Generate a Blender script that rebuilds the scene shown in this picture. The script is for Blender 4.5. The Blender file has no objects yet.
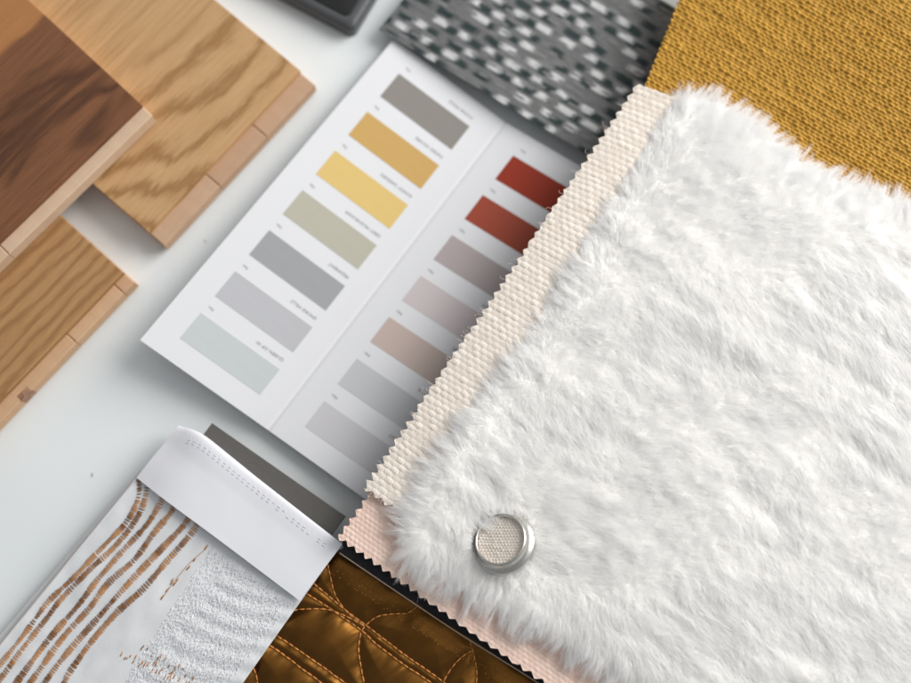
import bpy, math, random
import numpy as np
from mathutils import Vector
random.seed(7); rng = np.random.default_rng(11)
scene = bpy.context.scene
col = scene.collection
CM = 0.01            # everything below is worked out in centimetres

# ------------------------------------------------------------------ camera geometry (measured from the photograph)
F, DIST = 1100.0, 54.0
nrm = np.array([0.0, .17, 0.0]); nrm[2] = (1 - nrm @ nrm) ** .5
cx = np.array([1.0, 0, 0]); X_ = cx - (cx @ nrm) * nrm; X_ /= np.linalg.norm(X_); Y_ = np.cross(nrm, X_)
ROT = np.array([X_, Y_, nrm])
CAM = ROT @ np.array([0, 0, DIST])

def P(px, py, z=0.0):
    """a point of the still life at height z (cm) above the table"""
    d = ROT @ np.array([(px - 455.5) / F, (341.5 - py) / F, -1.0])
    return CAM + d * ((z - CAM[2]) / d[2])

# ------------------------------------------------------------------ noise
def _lat(seed, n=256):
    return np.random.default_rng(seed).random((n, n))
_L = {}
def vnoise(x, y, seed=0):
    if seed not in _L: _L[seed] = _lat(seed)
    L = _L[seed]; n = L.shape[0]
    xi = np.floor(x).astype(int); yi = np.floor(y).astype(int)
    fx = x - xi; fy = y - yi
    fx = fx * fx * fx * (fx * (fx * 6 - 15) + 10); fy = fy * fy * fy * (fy * (fy * 6 - 15) + 10)
    a = L[xi % n, yi % n]; b = L[(xi + 1) % n, yi % n]; c = L[xi % n, (yi + 1) % n]; d = L[(xi + 1) % n, (yi + 1) % n]
    return (a * (1 - fx) + b * fx) * (1 - fy) + (c * (1 - fx) + d * fx) * fy
def fbm(x, y, seed=0, o=3):
    s = 0; a = .5; t = 0
    for k in range(o):
        s = s + a * vnoise(x * 2 ** k + 17.3 * k, y * 2 ** k - 9.1 * k, seed + k); t += a; a *= .5
    return s / t

# ------------------------------------------------------------------ objects
def tag(o, label=None, cat=None, group=None, kind=None):
    if label: o['label'] = label
    if cat: o['category'] = cat
    if group: o['group'] = group
    if kind: o['kind'] = kind
    return o
def empty(name, p):
    o = bpy.data.objects.new(name, None); col.objects.link(o); o.empty_display_size = .01
    o.location = Vector(p) * CM
    return o
def make(name, verts, faces, mat, parent=None, uv=None, tone=None, smooth=True, wuv=None):
    """verts in cm; uv per vertex in cm; tone = float per vertex"""
    v = np.asarray(verts, dtype=np.float64) * CM
    if parent is not None: v = v - np.array(parent.location)
    me = bpy.data.meshes.new(name)
    f = np.asarray(faces) if not isinstance(faces, list) else None
    if f is not None and f.ndim == 2:
        me.vertices.add(len(v)); me.vertices.foreach_set('co', v.astype(np.float32).ravel())
        k = f.shape[1]
        me.loops.add(f.size); me.loops.foreach_set('vertex_index', f.astype(np.int32).ravel())
        me.polygons.add(len(f)); me.polygons.foreach_set('loop_start', np.arange(0, f.size, k, dtype=np.int32))
        me.update(calc_edges=True)
    else:
        me.from_pydata([tuple(a) for a in v], [], [tuple(int(i) for i in a) for a in faces]); me.update()
    me.validate()
    me.polygons.foreach_set('use_smooth', [smooth] * len(me.polygons))
    li = np.zeros(len(me.loops), dtype=np.int32); me.loops.foreach_get('vertex_index', li)
    if uv is not None:
        l = me.uv_layers.new(name='cm'); l.data.foreach_set('uv', np.asarray(uv, dtype=np.float32)[li].ravel())
    if tone is not None:
        at = me.attributes.new('tone', 'FLOAT', 'POINT'); at.data.foreach_set('value', np.asarray(tone, dtype=np.float32))
    me.materials.append(mat)
    o = bpy.data.objects.new(name, me); col.objects.link(o)
    if parent is not None: o.parent = parent
    return o

# ------------------------------------------------------------------ materials
def lin(r, g, b):
    f = lambda c: (c / 255 / 12.92) if c <= 10 else ((c / 255 + .055) / 1.055) ** 2.4
    return (f(r), f(g), f(b), 1)
class NT:
    def __init__(s, name):
        m = bpy.data.materials.new(name); m.use_nodes = True; s.m = m; s.t = m.node_tree; s.n = s.t.nodes; s.l = s.t.links
        s.p = s.n['Principled BSDF']
    def add(s, typ, **kw):
        n = s.n.new(typ)
        for k, v in kw.items():
            if k.startswith('i_'):
                n.inputs[k[2:].replace('_', ' ')].default_value = v
            else: setattr(n, k, v)
        return n
    def link(s, a, b): s.l.new(a, b)
    def math(s, op, a, b=None, c=None, clamp=False):
        n = s.n.new('ShaderNodeMath'); n.operation = op; n.use_clamp = clamp
        for i, x in enumerate((a, b, c)):
            if x is None: continue
            if hasattr(x, 'is_linked') or hasattr(x, 'links'): s.l.new(x, n.inputs[i])
            else: n.inputs[i].default_value = x
        return n.outputs[0]
    def ramp(s, fac, stops, interp='LINEAR'):
        n = s.n.new('ShaderNodeValToRGB'); n.color_ramp.interpolation = interp
        e = n.color_ramp.elements
        while len(e) < len(stops): e.new(.5)
        for i, (p, c) in enumerate(stops): e[i].position = p; e[i].color = c
        s.l.new(fac, n.inputs[0]); return n.outputs[0]
    def mix(s, fac, a, b, blend='MIX'):
        n = s.n.new('ShaderNodeMix'); n.data_type = 'RGBA'; n.blend_type = blend
        for sock, x in ((n.inputs[0], fac), (n.inputs[6], a), (n.inputs[7], b)):
            if hasattr(x, 'links'): s.l.new(x, sock)
            else: sock.default_value = x
        return n.outputs[2]
    def uvs(s, sx=1, sy=1, sz=1):
        u = s.n.new('ShaderNodeUVMap'); u.uv_map = 'cm'
        m = s.n.new('ShaderNodeMapping'); m.inputs['Scale'].default_value = (sx, sy, sz); s.l.new(u.outputs[0], m.inputs[0])
        return m.outputs[0]
    def obj(s, sc=100):
        u = s.n.new('ShaderNodeTexCoord'); m = s.n.new('ShaderNodeMapping'); m.inputs['Scale'].default_value = (sc,) * 3
        s.l.new(u.outputs['Object'], m.inputs[0]); return m.outputs[0]
    def noise(s, vec, scale=1, detail=3, rough=.5, dist=0):
        n = s.n.new('ShaderNodeTexNoise'); n.inputs['Scale'].default_value = scale; n.inputs['Detail'].default_value = detail
        n.inputs['Roughness'].default_value = rough; n.inputs['Distortion'].default_value = dist
        s.l.new(vec, n.inputs['Vector']); return n.outputs['Fac']
    def bump(s, h, strength=.3, dist=.0002):
        n = s.n.new('ShaderNodeBump'); n.inputs['Strength'].default_value = strength; n.inputs['Distance'].default_value = dist
        s.l.new(h, n.inputs['Height']); s.l.new(n.outputs[0], s.p.inputs['Normal'])
    def base(s, c):
        if hasattr(c, 'links'): s.l.new(c, s.p.inputs['Base Color'])
        else: s.p.inputs['Base Color'].default_value = c
    def set(s, **kw):
        for k, v in kw.items(): s.p.inputs[k.replace('_', ' ')].default_value = v
        return s

def m_plain(name, c, rough=.6, spec=.3, nscale=6, namp=.06, bump=.15, bdist=.0001, bscale=60, **kw):
    t = NT(name); o = t.obj()
    n = t.noise(o, nscale / 10, 4)
    d = tuple(x * (1 - namp * 2) for x in c[:3]) + (1,); e = tuple(min(1, x * (1 + namp)) for x in c[:3]) + (1,)
    t.base(t.ramp(n, [(.3, d), (.7, e)])); t.set(Roughness=rough, Specular_IOR_Level=spec, **kw)
    t.bump(t.noise(o, bscale / 10, 3), bump, bdist)
    return t.m

def m_table():
    t = NT('tabletop_paint'); o = t.obj()
    n = t.noise(o, .12, 4); f = t.noise(o, 9, 4, .6)
    c = t.ramp(n, [(.3, (.72, .75, .755, 1)), (.7, (.76, .785, .79, 1))])
    c = t.mix(t.math('MULTIPLY', t.math('SUBTRACT', f, .5), .25, clamp=True), c, (.55, .57, .57, 1))
    t.base(c); t.set(Roughness=.42, Specular_IOR_Level=.35)
    t.bump(f, .12, .0001)
    return t.m

def m_paper(name, c=(.80, .80, .825, 1)):
    t = NT(name); o = t.obj()
    f = t.noise(o, 25, 4, .6); g = t.noise(o, .6, 3)
    t.base(t.mix(t.math('MULTIPLY', g, .12), c, tuple(x * .9 for x in c[:3]) + (1,)))
    t.set(Roughness=.55, Specular_IOR_Level=.3); t.bump(f, .12, .00006)
    t.p.inputs['Subsurface Weight'].default_value = 0
    return t.m

def m_print(name, rgb):
    c = lin(*rgb); c = tuple(min(.9, x * .93) for x in c[:3]) + (1,)
    t = NT(name); o = t.obj(); f = t.noise(o, 18, 3, .6)
    t.base(t.mix(t.math('MULTIPLY', f, .16), c, tuple(x * .86 for x in c[:3]) + (1,)))
    t.set(Roughness=.62, Specular_IOR_Level=.25); t.bump(f, .10, .00005)
    return t.m

def m_yarn(name, a, b, fleck=None, rough=.85, fine=40, bump=.5, sheen=.2):
    """woven yarn: tone (per yarn crossing) chooses between two dye shades; fine fibre noise on top"""
    t = NT(name); u = t.uvs()
    at = t.add('ShaderNodeAttribute', attribute_name='tone')
    f = t.noise(u, fine, 3, .7); g = t.noise(u, .7, 3)
    c = t.mix(at.outputs['Fac'], a, b)
    c = t.mix(t.math('MULTIPLY', f, .45), c, tuple(x * .55 for x in a[:3]) + (1,))
    c = t.mix(t.math('MULTIPLY', g, .25), c, b)
    if fleck:
        k = t.math('GREATER_THAN', t.noise(t.uvs(2.2, 7), 3, 2), .70)
        c = t.mix(t.math('MULTIPLY', k, .5), c, fleck)
    t.base(c); t.set(Roughness=rough, Specular_IOR_Level=.25, Sheen_Weight=sheen)
    t.bump(f, bump, .00012)
    return t.m

# wood: uv.x runs along the grain, uv.y across it, both in cm
def m_wood(name, kind):
    t = NT(name); u = t.uvs()
    sep = t.add('ShaderNodeSeparateXYZ'); t.link(u, sep.inputs[0]); x, y = sep.outputs[0], sep.outputs[1]
    slow = t.noise(t.uvs(.16, .45), 1, 3, .5, .4)
    rag = t.noise(t.uvs(.7, 9), 1, 4, .7)
    pore = t.noise(t.uvs(1.6, 30), 1, 2, .6)
    fib = t.noise(t.uvs(.28, 9), 1, 5, .7)
    if kind == 'flame':           # plain-sawn oak: cathedral arches with ragged edges
        cx0 = t.math('SUBTRACT', x, 2.4)
        a = t.math('MULTIPLY', t.math('MULTIPLY', cx0, cx0), .055)
        yy = t.math('ADD', y, t.math('MULTIPLY', t.math('SUBTRACT', slow, .5), 3.6))
        r = t.math('SUBTRACT', yy, a)
        v = t.math('ADD', t.math('MULTIPLY', r, .95), t.math('MULTIPLY', t.math('SUBTRACT', rag, .5), 1.7))
        w = t.math('SINE', t.math('MULTIPLY', v, 3.6)); w = t.math('MULTIPLY_ADD', w, .5, .5)
        w = t.math('POWER', w, 2.6)
        # away from the tongue edge the grain runs straight and fine
        fw = t.math('MULTIPLY', t.math('SUBTRACT', t.noise(t.uvs(.14, 4.2), 1, 3, .6), .42), 4.0, clamp=True)
        far = t.math('MULTIPLY', t.math('SUBTRACT', t.math('ADD', y, t.math('MULTIPLY', x, -.25)), 4.2), .6, clamp=True)
        w = t.math('ADD', t.math('MULTIPLY', w, t.math('SUBTRACT', 1.0, far)), t.math('MULTIPLY', t.math('MULTIPLY', fw, far), .55))
        light, mid, dark = lin(200, 163, 120), lin(180, 140, 96), lin(140, 100, 56)
    elif kind == 'straight':      # quarter-sawn oak: thin straight streaks
        yy = t.math('ADD', y, t.math('MULTIPLY', t.math('SUBTRACT', slow, .5), 1.6))
        v = t.math('ADD', t.math('MULTIPLY', yy, 1.5), t.math('MULTIPLY', t.math('SUBTRACT', rag, .5), .9))
        w = t.math('MULTIPLY_ADD', t.math('SINE', t.math('MULTIPLY', v, 6.5)), .5, .5); w = t.math('MULTIPLY', t.math('POWER', w, 2.0), .7)
        light, mid, dark = lin(182, 144, 100), lin(162, 120, 76), lin(122, 82, 46)
    else:                         # walnut: swirling figure
        sw = t.noise(t.uvs(.10, .30), 1, 2, .45, 1.2)
        v = t.math('ADD', t.math('MULTIPLY', sw, 25), t.math('MULTIPLY', y, .8))
        v = t.math('ADD', v, t.math('MULTIPLY', rag, .5))
        w = t.math('MULTIPLY_ADD', t.math('SINE', v), .5, .5); w = t.math('MULTIPLY', t.math('POWER', w, 2.4), t.math('MULTIPLY_ADD', rag, .9, .3), clamp=True)
        light, mid, dark = lin(138, 92, 62), lin(104, 66, 43), lin(48, 29, 20)
    c = t.mix(t.math('MULTIPLY', t.math('SUBTRACT', fib, .3), 2.4, clamp=True), mid, light)
    c = t.mix(t.math('MULTIPLY', w, .80), c, dark)
    p = t.math('MULTIPLY', t.math('SUBTRACT', pore, .56, clamp=True), 3.2, clamp=True)
    c = t.mix(t.math('MULTIPLY', p, .55), c, dark)
    if kind == 'walnut':          # a stripe of pale sapwood along one side
        s_ = t.math('ADD', y, t.math('MULTIPLY', t.math('SUBTRACT', t.noise(t.uvs(.2, .2), 1, 2), .5), 1.2))
        k = t.math('MULTIPLY', t.math('SUBTRACT', s_, 6.7), 3.5, clamp=True)
        c = t.mix(k, c, t.mix(fib, lin(150, 98, 56), lin(182, 130, 82)))
    t.base(c); t.set(Roughness=.5, Specular_IOR_Level=.3)
    h = t.math('SUBTRACT', fib, p); t.bump(h, .25, .00012)
    return t.m
def m_core(name, a, b):
    t = NT(name); at = t.add('ShaderNodeAttribute', attribute_name='tone')
    f = t.noise(t.uvs(.8, 12), 1, 4, .6); g = t.noise(t.uvs(2.2, .6), 1, 3)
    c = t.mix(at.outputs['Fac'], a, b)
    c = t.mix(t.math('MULTIPLY', f, .5), c, tuple(x * .62 for x in a[:3]) + (1,))
    c = t.mix(t.math('MULTIPLY', g, .55), c, tuple(x * .72 for x in a[:3]) + (1,))
    t.base(c); t.set(Roughness=.7, Specular_IOR_Level=.2); t.bump(f, .4, .0002)
    return t.m

M = {}
M['table'] = m_table()
M['card'] = m_paper('card_paper', (.70, .70, .718, 1))
M['band'] = m_paper('band_paper', (.76, .76, .80, 1))
M['ink'] = m_plain('printed_ink', (.16, .16, .19, 1), .6, .2)
M['flame'] = m_wood('flame_oak', 'flame'); M['straight'] = m_wood('straight_oak', 'straight'); M['walnut'] = m_wood('walnut_veneer', 'walnut')
M['core'] = m_core('plywood_core', lin(206, 164, 128), lin(228, 196, 160))
M['core_pink'] = m_core('pinkish_core', lin(194, 156, 126), lin(220, 188, 158))
M['core_pale'] = m_core('pale_core', lin(216, 184, 154), lin(232, 206, 178))
M['yellow'] = m_yarn('mustard_yarn', lin(156, 110, 29), lin(212, 163, 64), rough=.6, sheen=.1)
M['beige'] = m_yarn('beige_yarn', lin(212, 199, 186), lin(239, 229, 218), fleck=lin(170, 150, 138))
M['pink'] = m_yarn('pink_yarn', lin(222, 188, 172), lin(242, 216, 202), fleck=lin(190, 140, 125))
M['dark'] = m_yarn('charcoal_yarn', lin(22, 24, 30), lin(52, 50, 54))
M['brownedge'] = m_yarn('taupe_yarn', lin(60, 48, 46), lin(92, 76, 72))
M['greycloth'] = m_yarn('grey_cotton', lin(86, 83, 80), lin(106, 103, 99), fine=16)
M['linen'] = m_yarn('white_linen', lin(218, 220, 222), lin(232, 233, 236), fine=60, bump=.15)
M['underlinen'] = m_yarn('off_white_lining', lin(205, 203, 202), lin(224, 222, 222), fine=60, bump=.2)
M['whitethread'] = m_plain('white_thread', lin(228, 228, 231), .7, .3, nscale=30)
M['tanthread'] = m_plain('tan_thread', lin(196, 138, 78), .5, .4, nscale=60, namp=.15)

# ------------------------------------------------------------------ sheets
def spline_matrix(n_ctrl, ts):
    """rows of weights: natural cubic through n_ctrl equally spaced values"""
    if n_ctrl == 2:
        return np.stack([1 - ts, ts], 1)
    if n_ctrl == 3:
        return np.stack([2 * (ts - .5) * (ts - 1), -4 * ts * (ts - 1), 2 * ts * (ts - .5)], 1)
    s = ts * (n_ctrl - 1); i = np.clip(np.floor(s).astype(int), 0, n_ctrl - 2); f = s - i
    W = np.zeros((len(ts), n_ctrl)); r = np.arange(len(ts))
    w = [-.5 * f + f * f - .5 * f ** 3, 1 - 2.5 * f * f + 1.5 * f ** 3, .5 * f + 2 * f * f - 1.5 * f ** 3, -.5 * f * f + .5 * f ** 3]
    for k in range(4):
        j = i + k - 1
        lo = j < 0; hi = j > n_ctrl - 1; ok = ~(lo | hi)
        W[r[ok], j[ok]] += w[k][ok]
        W[r[lo], 0] += 2 * w[k][lo]; W[r[lo], 1] -= w[k][lo]
        W[r[hi], n_ctrl - 1] += 2 * w[k][hi]; W[r[hi], n_ctrl - 2] -= w[k][hi]
    return W
class Surf:
    """smooth surface through a grid of 3D control points; u along columns, v along rows"""
    def __init__(s, ctrl):
        s.c = np.array([[P(*q) for q in row] for row in ctrl])
        s.nr, s.nc = s.c.shape[:2]
        mid = s.nr // 2
        s.lu = sum(np.linalg.norm(s.c[mid, i + 1] - s.c[mid, i]) for i in range(s.nc - 1))
        s.lv = sum(np.linalg.norm(s.c[i + 1, s.nc // 2] - s.c[i, s.nc // 2]) for i in range(s.nr - 1))
    def grid(s, us, vs):
        return np.einsum('vr,uc,rck->vuk', spline_matrix(s.nr, vs), spline_matrix(s.nc, us), s.c)
    def at(s, u, v):              # arrays of equal length
        return np.einsum('nr,nc,rck->nk', spline_matrix(s.nr, v), spline_matrix(s.nc, u), s.c)
def normals(G):
    du = np.gradient(G, axis=1); dv = np.gradient(G, axis=0)
    n = np.cross(du, dv); n /= np.linalg.norm(n, axis=2, keepdims=True) + 1e-12
    if n[..., 2].mean() < 0: n = -n
    return n
def crisp(o, rim, n):
    me = o.data; ee = np.zeros(len(me.edges) * 2, dtype=np.int32); me.edges.foreach_get('vertices', ee); ee = ee.reshape(-1, 2)
    onrim = np.zeros(len(me.vertices), dtype=bool); onrim[rim] = True; onrim[rim + n] = True
    at = me.attributes.get('sharp_edge') or me.attributes.new('sharp_edge', 'BOOLEAN', 'EDGE')
    at.data.foreach_set('value', onrim[ee[:, 0]] & onrim[ee[:, 1]])
def tri(x): return np.abs((x % 1) * 2 - 1)
def sheet(name, S, res, thick, mat, parent=None, relief=None, tonef=None, zig=None, crop=(0, 1, 0, 1), lift=0.0):
    """solid cloth or paper. zig = dict(left/right/top/bottom=(pitch, depth)) cuts pinked edges"""
    u0, u1, v0, v1 = crop
    nu = max(2, int(S.lu * (u1 - u0) / res)) + 1; nv = max(2, int(S.lv * (v1 - v0) / res)) + 1
    us = np.linspace(u0, u1, nu); vs = np.linspace(v0, v1, nv)
    U, V = np.meshgrid(us, vs)
    if zig:
        w = lambda d, r: np.clip(1 - d / r, 0, 1)
        for side, (pitch, depth) in zig.items():
            if side in ('left', 'right'):
                q = V * S.lv / pitch; jit = 0
                k = np.floor(q); amp = depth * (.85 + .3 * np.modf(np.sin(k * 12.9) * 43.7)[0])
                off = tri(q) * amp / S.lu
                if side == 'left': U = U + off * w(us[None, :] * S.lu, 1.2)
                else: U = U - off * w((1 - us[None, :]) * S.lu, 1.2)
            else:
                q = U * S.lu / pitch; k = np.floor(q); amp = depth * (.85 + .3 * np.modf(np.sin(k * 12.9) * 43.7)[0])
                off = tri(q) * amp / S.lv
                if side == 'top': V = V + off * w(vs[:, None] * S.lv, 1.2)
                else: V = V - off * w((1 - vs[:, None]) * S.lv, 1.2)
    G = S.at(U.ravel(), V.ravel()).reshape(nv, nu, 3)
    N = normals(S.grid(us, vs))
    cu, cv = U * S.lu, V * S.lv
    base = G + N * lift
    top = base + (N * relief(cu, cv, base)[..., None] if relief is not None else 0)
    bot = base - N * thick
    verts = np.concatenate([top.reshape(-1, 3), bot.reshape(-1, 3)])
    n = nu * nv; idx = np.arange(n).reshape(nv, nu)
    a, b, c, d = idx[:-1, :-1].ravel(), idx[:-1, 1:].ravel(), idx[1:, 1:].ravel(), idx[1:, :-1].ravel()
    up = np.stack([a, b, c, d], 1)
    e = top[0, 1] - top[0, 0]; g = top[1, 0] - top[0, 0]
    if np.cross(e, g)[2] < 0: up = up[:, ::-1]; fl = True
    else: fl = False
    dn = up[:, ::-1] + n
    rim = np.concatenate([idx[0, :], idx[1:, -1], idx[-1, -2::-1], idx[-2:0:-1, 0]])
    nx = np.roll(rim, -1)
    side = np.stack([rim, rim + n, nx + n, nx], 1)
    if fl: side = side[:, ::-1]
    faces = np.concatenate([up, dn, side])
    uv = np.stack([np.concatenate([cu.ravel()] * 2), np.concatenate([cv.ravel()] * 2)], 1)
    tn = tonef(cu, cv) if tonef is not None else np.full_like(cu, .5)
    o = make(name, verts, faces, mat, parent, uv=uv, tone=np.concatenate([tn.ravel()] * 2))
    me = o.data                     # keep the cut edge crisp
    fl_ = np.ones(len(me.polygons), dtype=bool); fl_[len(up) + len(dn):] = False
    me.polygons.foreach_set('use_smooth', fl_)
    ee = np.zeros(len(me.edges) * 2, dtype=np.int32); me.edges.foreach_get('vertices', ee); ee = ee.reshape(-1, 2)
    onrim = np.zeros(len(me.vertices), dtype=bool); onrim[rim] = True; onrim[rim + n] = True
    sh = onrim[ee[:, 0]] & onrim[ee[:, 1]]
    at = me.attributes.new('sharp_edge', 'BOOLEAN', 'EDGE') if 'sharp_edge' not in me.attributes else me.attributes['sharp_edge']
    at.data.foreach_set('value', sh)
    return o
def weave(pu, pv, amp, seed=0, wob=.12, sharp=.55, slub=.35, ribs=0, rowjit=.25, ysharp=None):
    ysharp = ysharp or sharp
    """relief of a bead-like weave: rows pv apart, beads pu long, half-bead shift row to row"""
    def warp(cu, cv):
        w1 = (fbm(cu * .8, cv * .8, seed + 3, 2) - .5) * wob * 4
        w2 = (fbm(cu * .7 + 40, cv * .9, seed + 5, 2) - .5) * wob * 3
        y = (cv / pv + w2); r = np.floor(y)
        jit = (vnoise(r * 3.7, cu * 0 + .5, seed + 8) - .5) * rowjit
        x = cu / pu + .5 * (r % 2) + w1 + jit
        return x, y, r
    def rel(cu, cv, G):
        x, y, r = warp(cu, cv)
        k = np.floor(x)
        rnd = vnoise(k + .5 + r * 7.3, r * 5.1 + k * .37, seed + 9)
        h = np.abs(np.sin(np.pi * x)) ** sharp * np.abs(np.sin(np.pi * y)) ** ysharp
        if ribs: h = h * (.72 + .28 * np.abs(np.sin(np.pi * ribs * x)))
        fib = fbm(cu * 22, cv * 30, seed + 11, 2) - .5
        return amp * (h * (1 - slub + slub * 2 * rnd) + .4 * fib)
    def ton(cu, cv):
        x, y, r = warp(cu, cv); k = np.floor(x)
        rnd = vnoise(k + .5 + r * 7.3, r * 5.1 + k * .37, seed + 9)
        rowv = vnoise(r * 1.7, cu * .25, seed + 13)
        return np.clip(.15 + .5 * rnd + .45 * rowv, 0, 1)
    return rel, ton
def tube(points, rad, seg=6, closed=False):
    pts = np.asarray(points, float); n = len(pts); rad = np.broadcast_to(rad, (n,))
    t = np.gradient(pts, axis=0); t /= np.linalg.norm(t, axis=1, keepdims=True) + 1e-12
    up = np.array([0, 0, 1.0]); s = np.cross(t, up); s /= np.linalg.norm(s, axis=1, keepdims=True) + 1e-9; w = np.cross(s, t)
    ang = np.arange(seg) * 2 * np.pi / seg
    v = pts[:, None] + rad[:, None, None] * (np.cos(ang)[None, :, None] * s[:, None] + np.sin(ang)[None, :, None] * w[:, None])
    v = v.reshape(-1, 3); f = []
    for i in range(n - 1):
        for j in range(seg):
            a = i * seg + j; b = i * seg + (j + 1) % seg
            f.append((a, b, b + seg, a + seg))
    f.append(tuple(range(seg - 1, -1, -1))); f.append(tuple(range((n - 1) * seg, n * seg)))
    return v, f
class MB:
    def __init__(s): s.v = []; s.f = []; s.n = 0; s.tone = []; s.uv = []
    def add(s, v, f, tone=.5, uv=None):
        v = np.asarray(v, float); s.v.append(v); s.f += [tuple(i + s.n for i in q) for q in f]; s.n += len(v)
        s.tone.append(np.full(len(v), tone)); s.uv.append(np.zeros((len(v), 2)) if uv is None else np.asarray(uv, float))
    def build(s, name, mat, parent=None, smooth=True):
        return make(name, np.concatenate(s.v), s.f, mat, parent, uv=np.concatenate(s.uv), tone=np.concatenate(s.tone), smooth=smooth)
def resample(pts, step):
    pts = np.asarray(pts, float); d = np.r_[0, np.cumsum(np.linalg.norm(np.diff(pts, axis=0), axis=1))]
    n = max(2, int(d[-1] / step) + 1); t = np.linspace(0, d[-1], n)
    return np.stack([np.interp(t, d, pts[:, k]) for k in range(pts.shape[1])], 1)
def smooth_line(pts, step):
    """Catmull-Rom through the points, then even spacing"""
    pts = np.asarray(pts, float)
    W = spline_matrix(len(pts), np.linspace(0, 1, 20 * len(pts))) if len(pts) > 2 else spline_matrix(2, np.linspace(0, 1, 40))
    return resample(W @ pts, step)

# ------------------------------------------------------------------ table
def build_table():
    w = 90
    v = [(-w, -w, -3), (w, -w, -3), (w, w, -3), (-w, w, -3), (-w, -w, 0), (w, -w, 0), (w, w, 0), (-w, w, 0)]
    f = [(0, 3, 2, 1), (4, 5, 6, 7), (0, 1, 5, 4), (1, 2, 6, 5), (2, 3, 7, 6), (3, 0, 4, 7)]
    o = make('tabletop', v, f, M['table'], smooth=False); o['kind'] = 'structure'
    tag(o, 'pale grey white matt table surface everything lies on')
build_table()

# ------------------------------------------------------------------ floor boards
def box_oriented(O, a, b, x0, x1, y0, y1, z0, z1, bev=.03):
    """box in the frame (a along, b across, z up) with a small chamfer on the top edges"""
    ring = lambda X0, X1, Y0, Y1, Z: [O + a * X0 + b * Y0 + np.array([0, 0, Z]), O + a * X1 + b * Y0 + np.array([0, 0, Z]),
                                      O + a * X1 + b * Y1 + np.array([0, 0, Z]), O + a * X0 + b * Y1 + np.array([0, 0, Z])]
    v = ring(x0, x1, y0, y1, z0) + ring(x0, x1, y0, y1, z1 - bev) + ring(x0 + bev, x1 - bev, y0 + bev, y1 - bev, z1)
    uv = [(x0, y0), (x1, y0), (x1, y1), (x0, y1)] * 3
    uv = [(q[0], q[1] + (.0 if i > 3 else .6)) for i, q in enumerate(uv)]
    f = [(3, 2, 1, 0)]
    for k in (0, 4):
        for i in range(4):
            j = (i + 1) % 4; f.append((k + i, k + j, k + 4 + j, k + 4 + i))
    f.append((8, 9, 10, 11))
    return v, f, uv
def board(name, label, c_right, c_end, z0, thick, width, veneer, core, lip, joints, knots=(), extra=.9):
    """c_right -> c_end is the long edge of the top face (pixels); the board runs to the upper left of it"""
    zt = z0 + thick
    A = P(*c_right, zt); B = P(*c_end, zt); L = np.linalg.norm((B - A)[:2]); a = (B - A) / L; a[2] = 0
    b = np.array([-a[1], a[0], 0]);
    if b[0] > 0: b = -b                   # towards the left of the picture
    O = np.array([A[0], A[1], 0.0])
    root = empty(name, O + b * width / 2 + a * L / 2 + np.array([0, 0, z0])); tag(root, label, 'floor board', 'sample pieces of wooden floor board')
    flip = np.cross(a, b)[2] < 0
    def put(nm, parts, mat, par=root):
        m = MB()
        for (v, f, uv), tn in parts:
            if flip: f = [q[::-1] for q in f]
            m.add(v, f, tn, uv)
        return m.build(nm, mat, par, smooth=False)
    put('top_veneer', [(box_oriented(O, a, b, 0, L, 0, width, zt - .38, zt, .035), .5)], veneer)
    # middle layer: separate blocks with dark joints, standing out as a tongue
    parts = []; xs = [0] + list(joints) + [L]
    for i in range(len(xs) - 1):
        parts.append((box_oriented(O, a, b, xs[i] + (.012 if i else .0), xs[i + 1] - .012, -lip, width - .1, z0 + .22, zt - .385, .05), random.uniform(.1, .9)))
    put('core_strip', parts, core)
    put('bottom_layer', [(box_oriented(O, a, b, 0.0, L, -lip * .78, width, z0, z0 + .215, .01), .2)], core)
    for kx in knots:
        k = [(box_oriented(O, a, b, kx - .35, kx + .35, -lip - .012, -lip + .3, z0 + .26, zt - .381, .02), .0)]
        put('knot_block', k, M['knot'])
    return root
kt = NT('knot_wood'); _n = kt.noise(kt.obj(), 3.0, 3, .6, 2.0)
kt.base(kt.ramp(_n, [(.35, lin(112, 78, 60)), (.6, lin(170, 130, 104))])); kt.set(Roughness=.7); M['knot'] = kt.m
def lin_len(c1, c2, z): return np.linalg.norm((P(*c1, z) - P(*c2, z))[:2])
board('oak_board', 'light oak floor board with wavy cathedral grain and a wide pinkish stepped tongue', (300, 70), (148, 232), 0.0, 1.4, 24, M['flame'], M['core_pink'], .92, [3.6, 7.0])
board('oak_board', 'straight grained oak floor board with a brown knot in its pale edge', (123, 272), (-75, 478), 0.0, 1.4, 5.0, M['straight'], M['core'], .62, [.75, 4.0, 11.0], knots=(7.4,))
board('walnut_board', 'dark brown walnut floor board with swirling figure and cream edge strip', (141, 104), (-110, 346), 1.42, 1.4, 12, M['walnut'], M['core_pale'], .62, [9.5])

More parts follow.
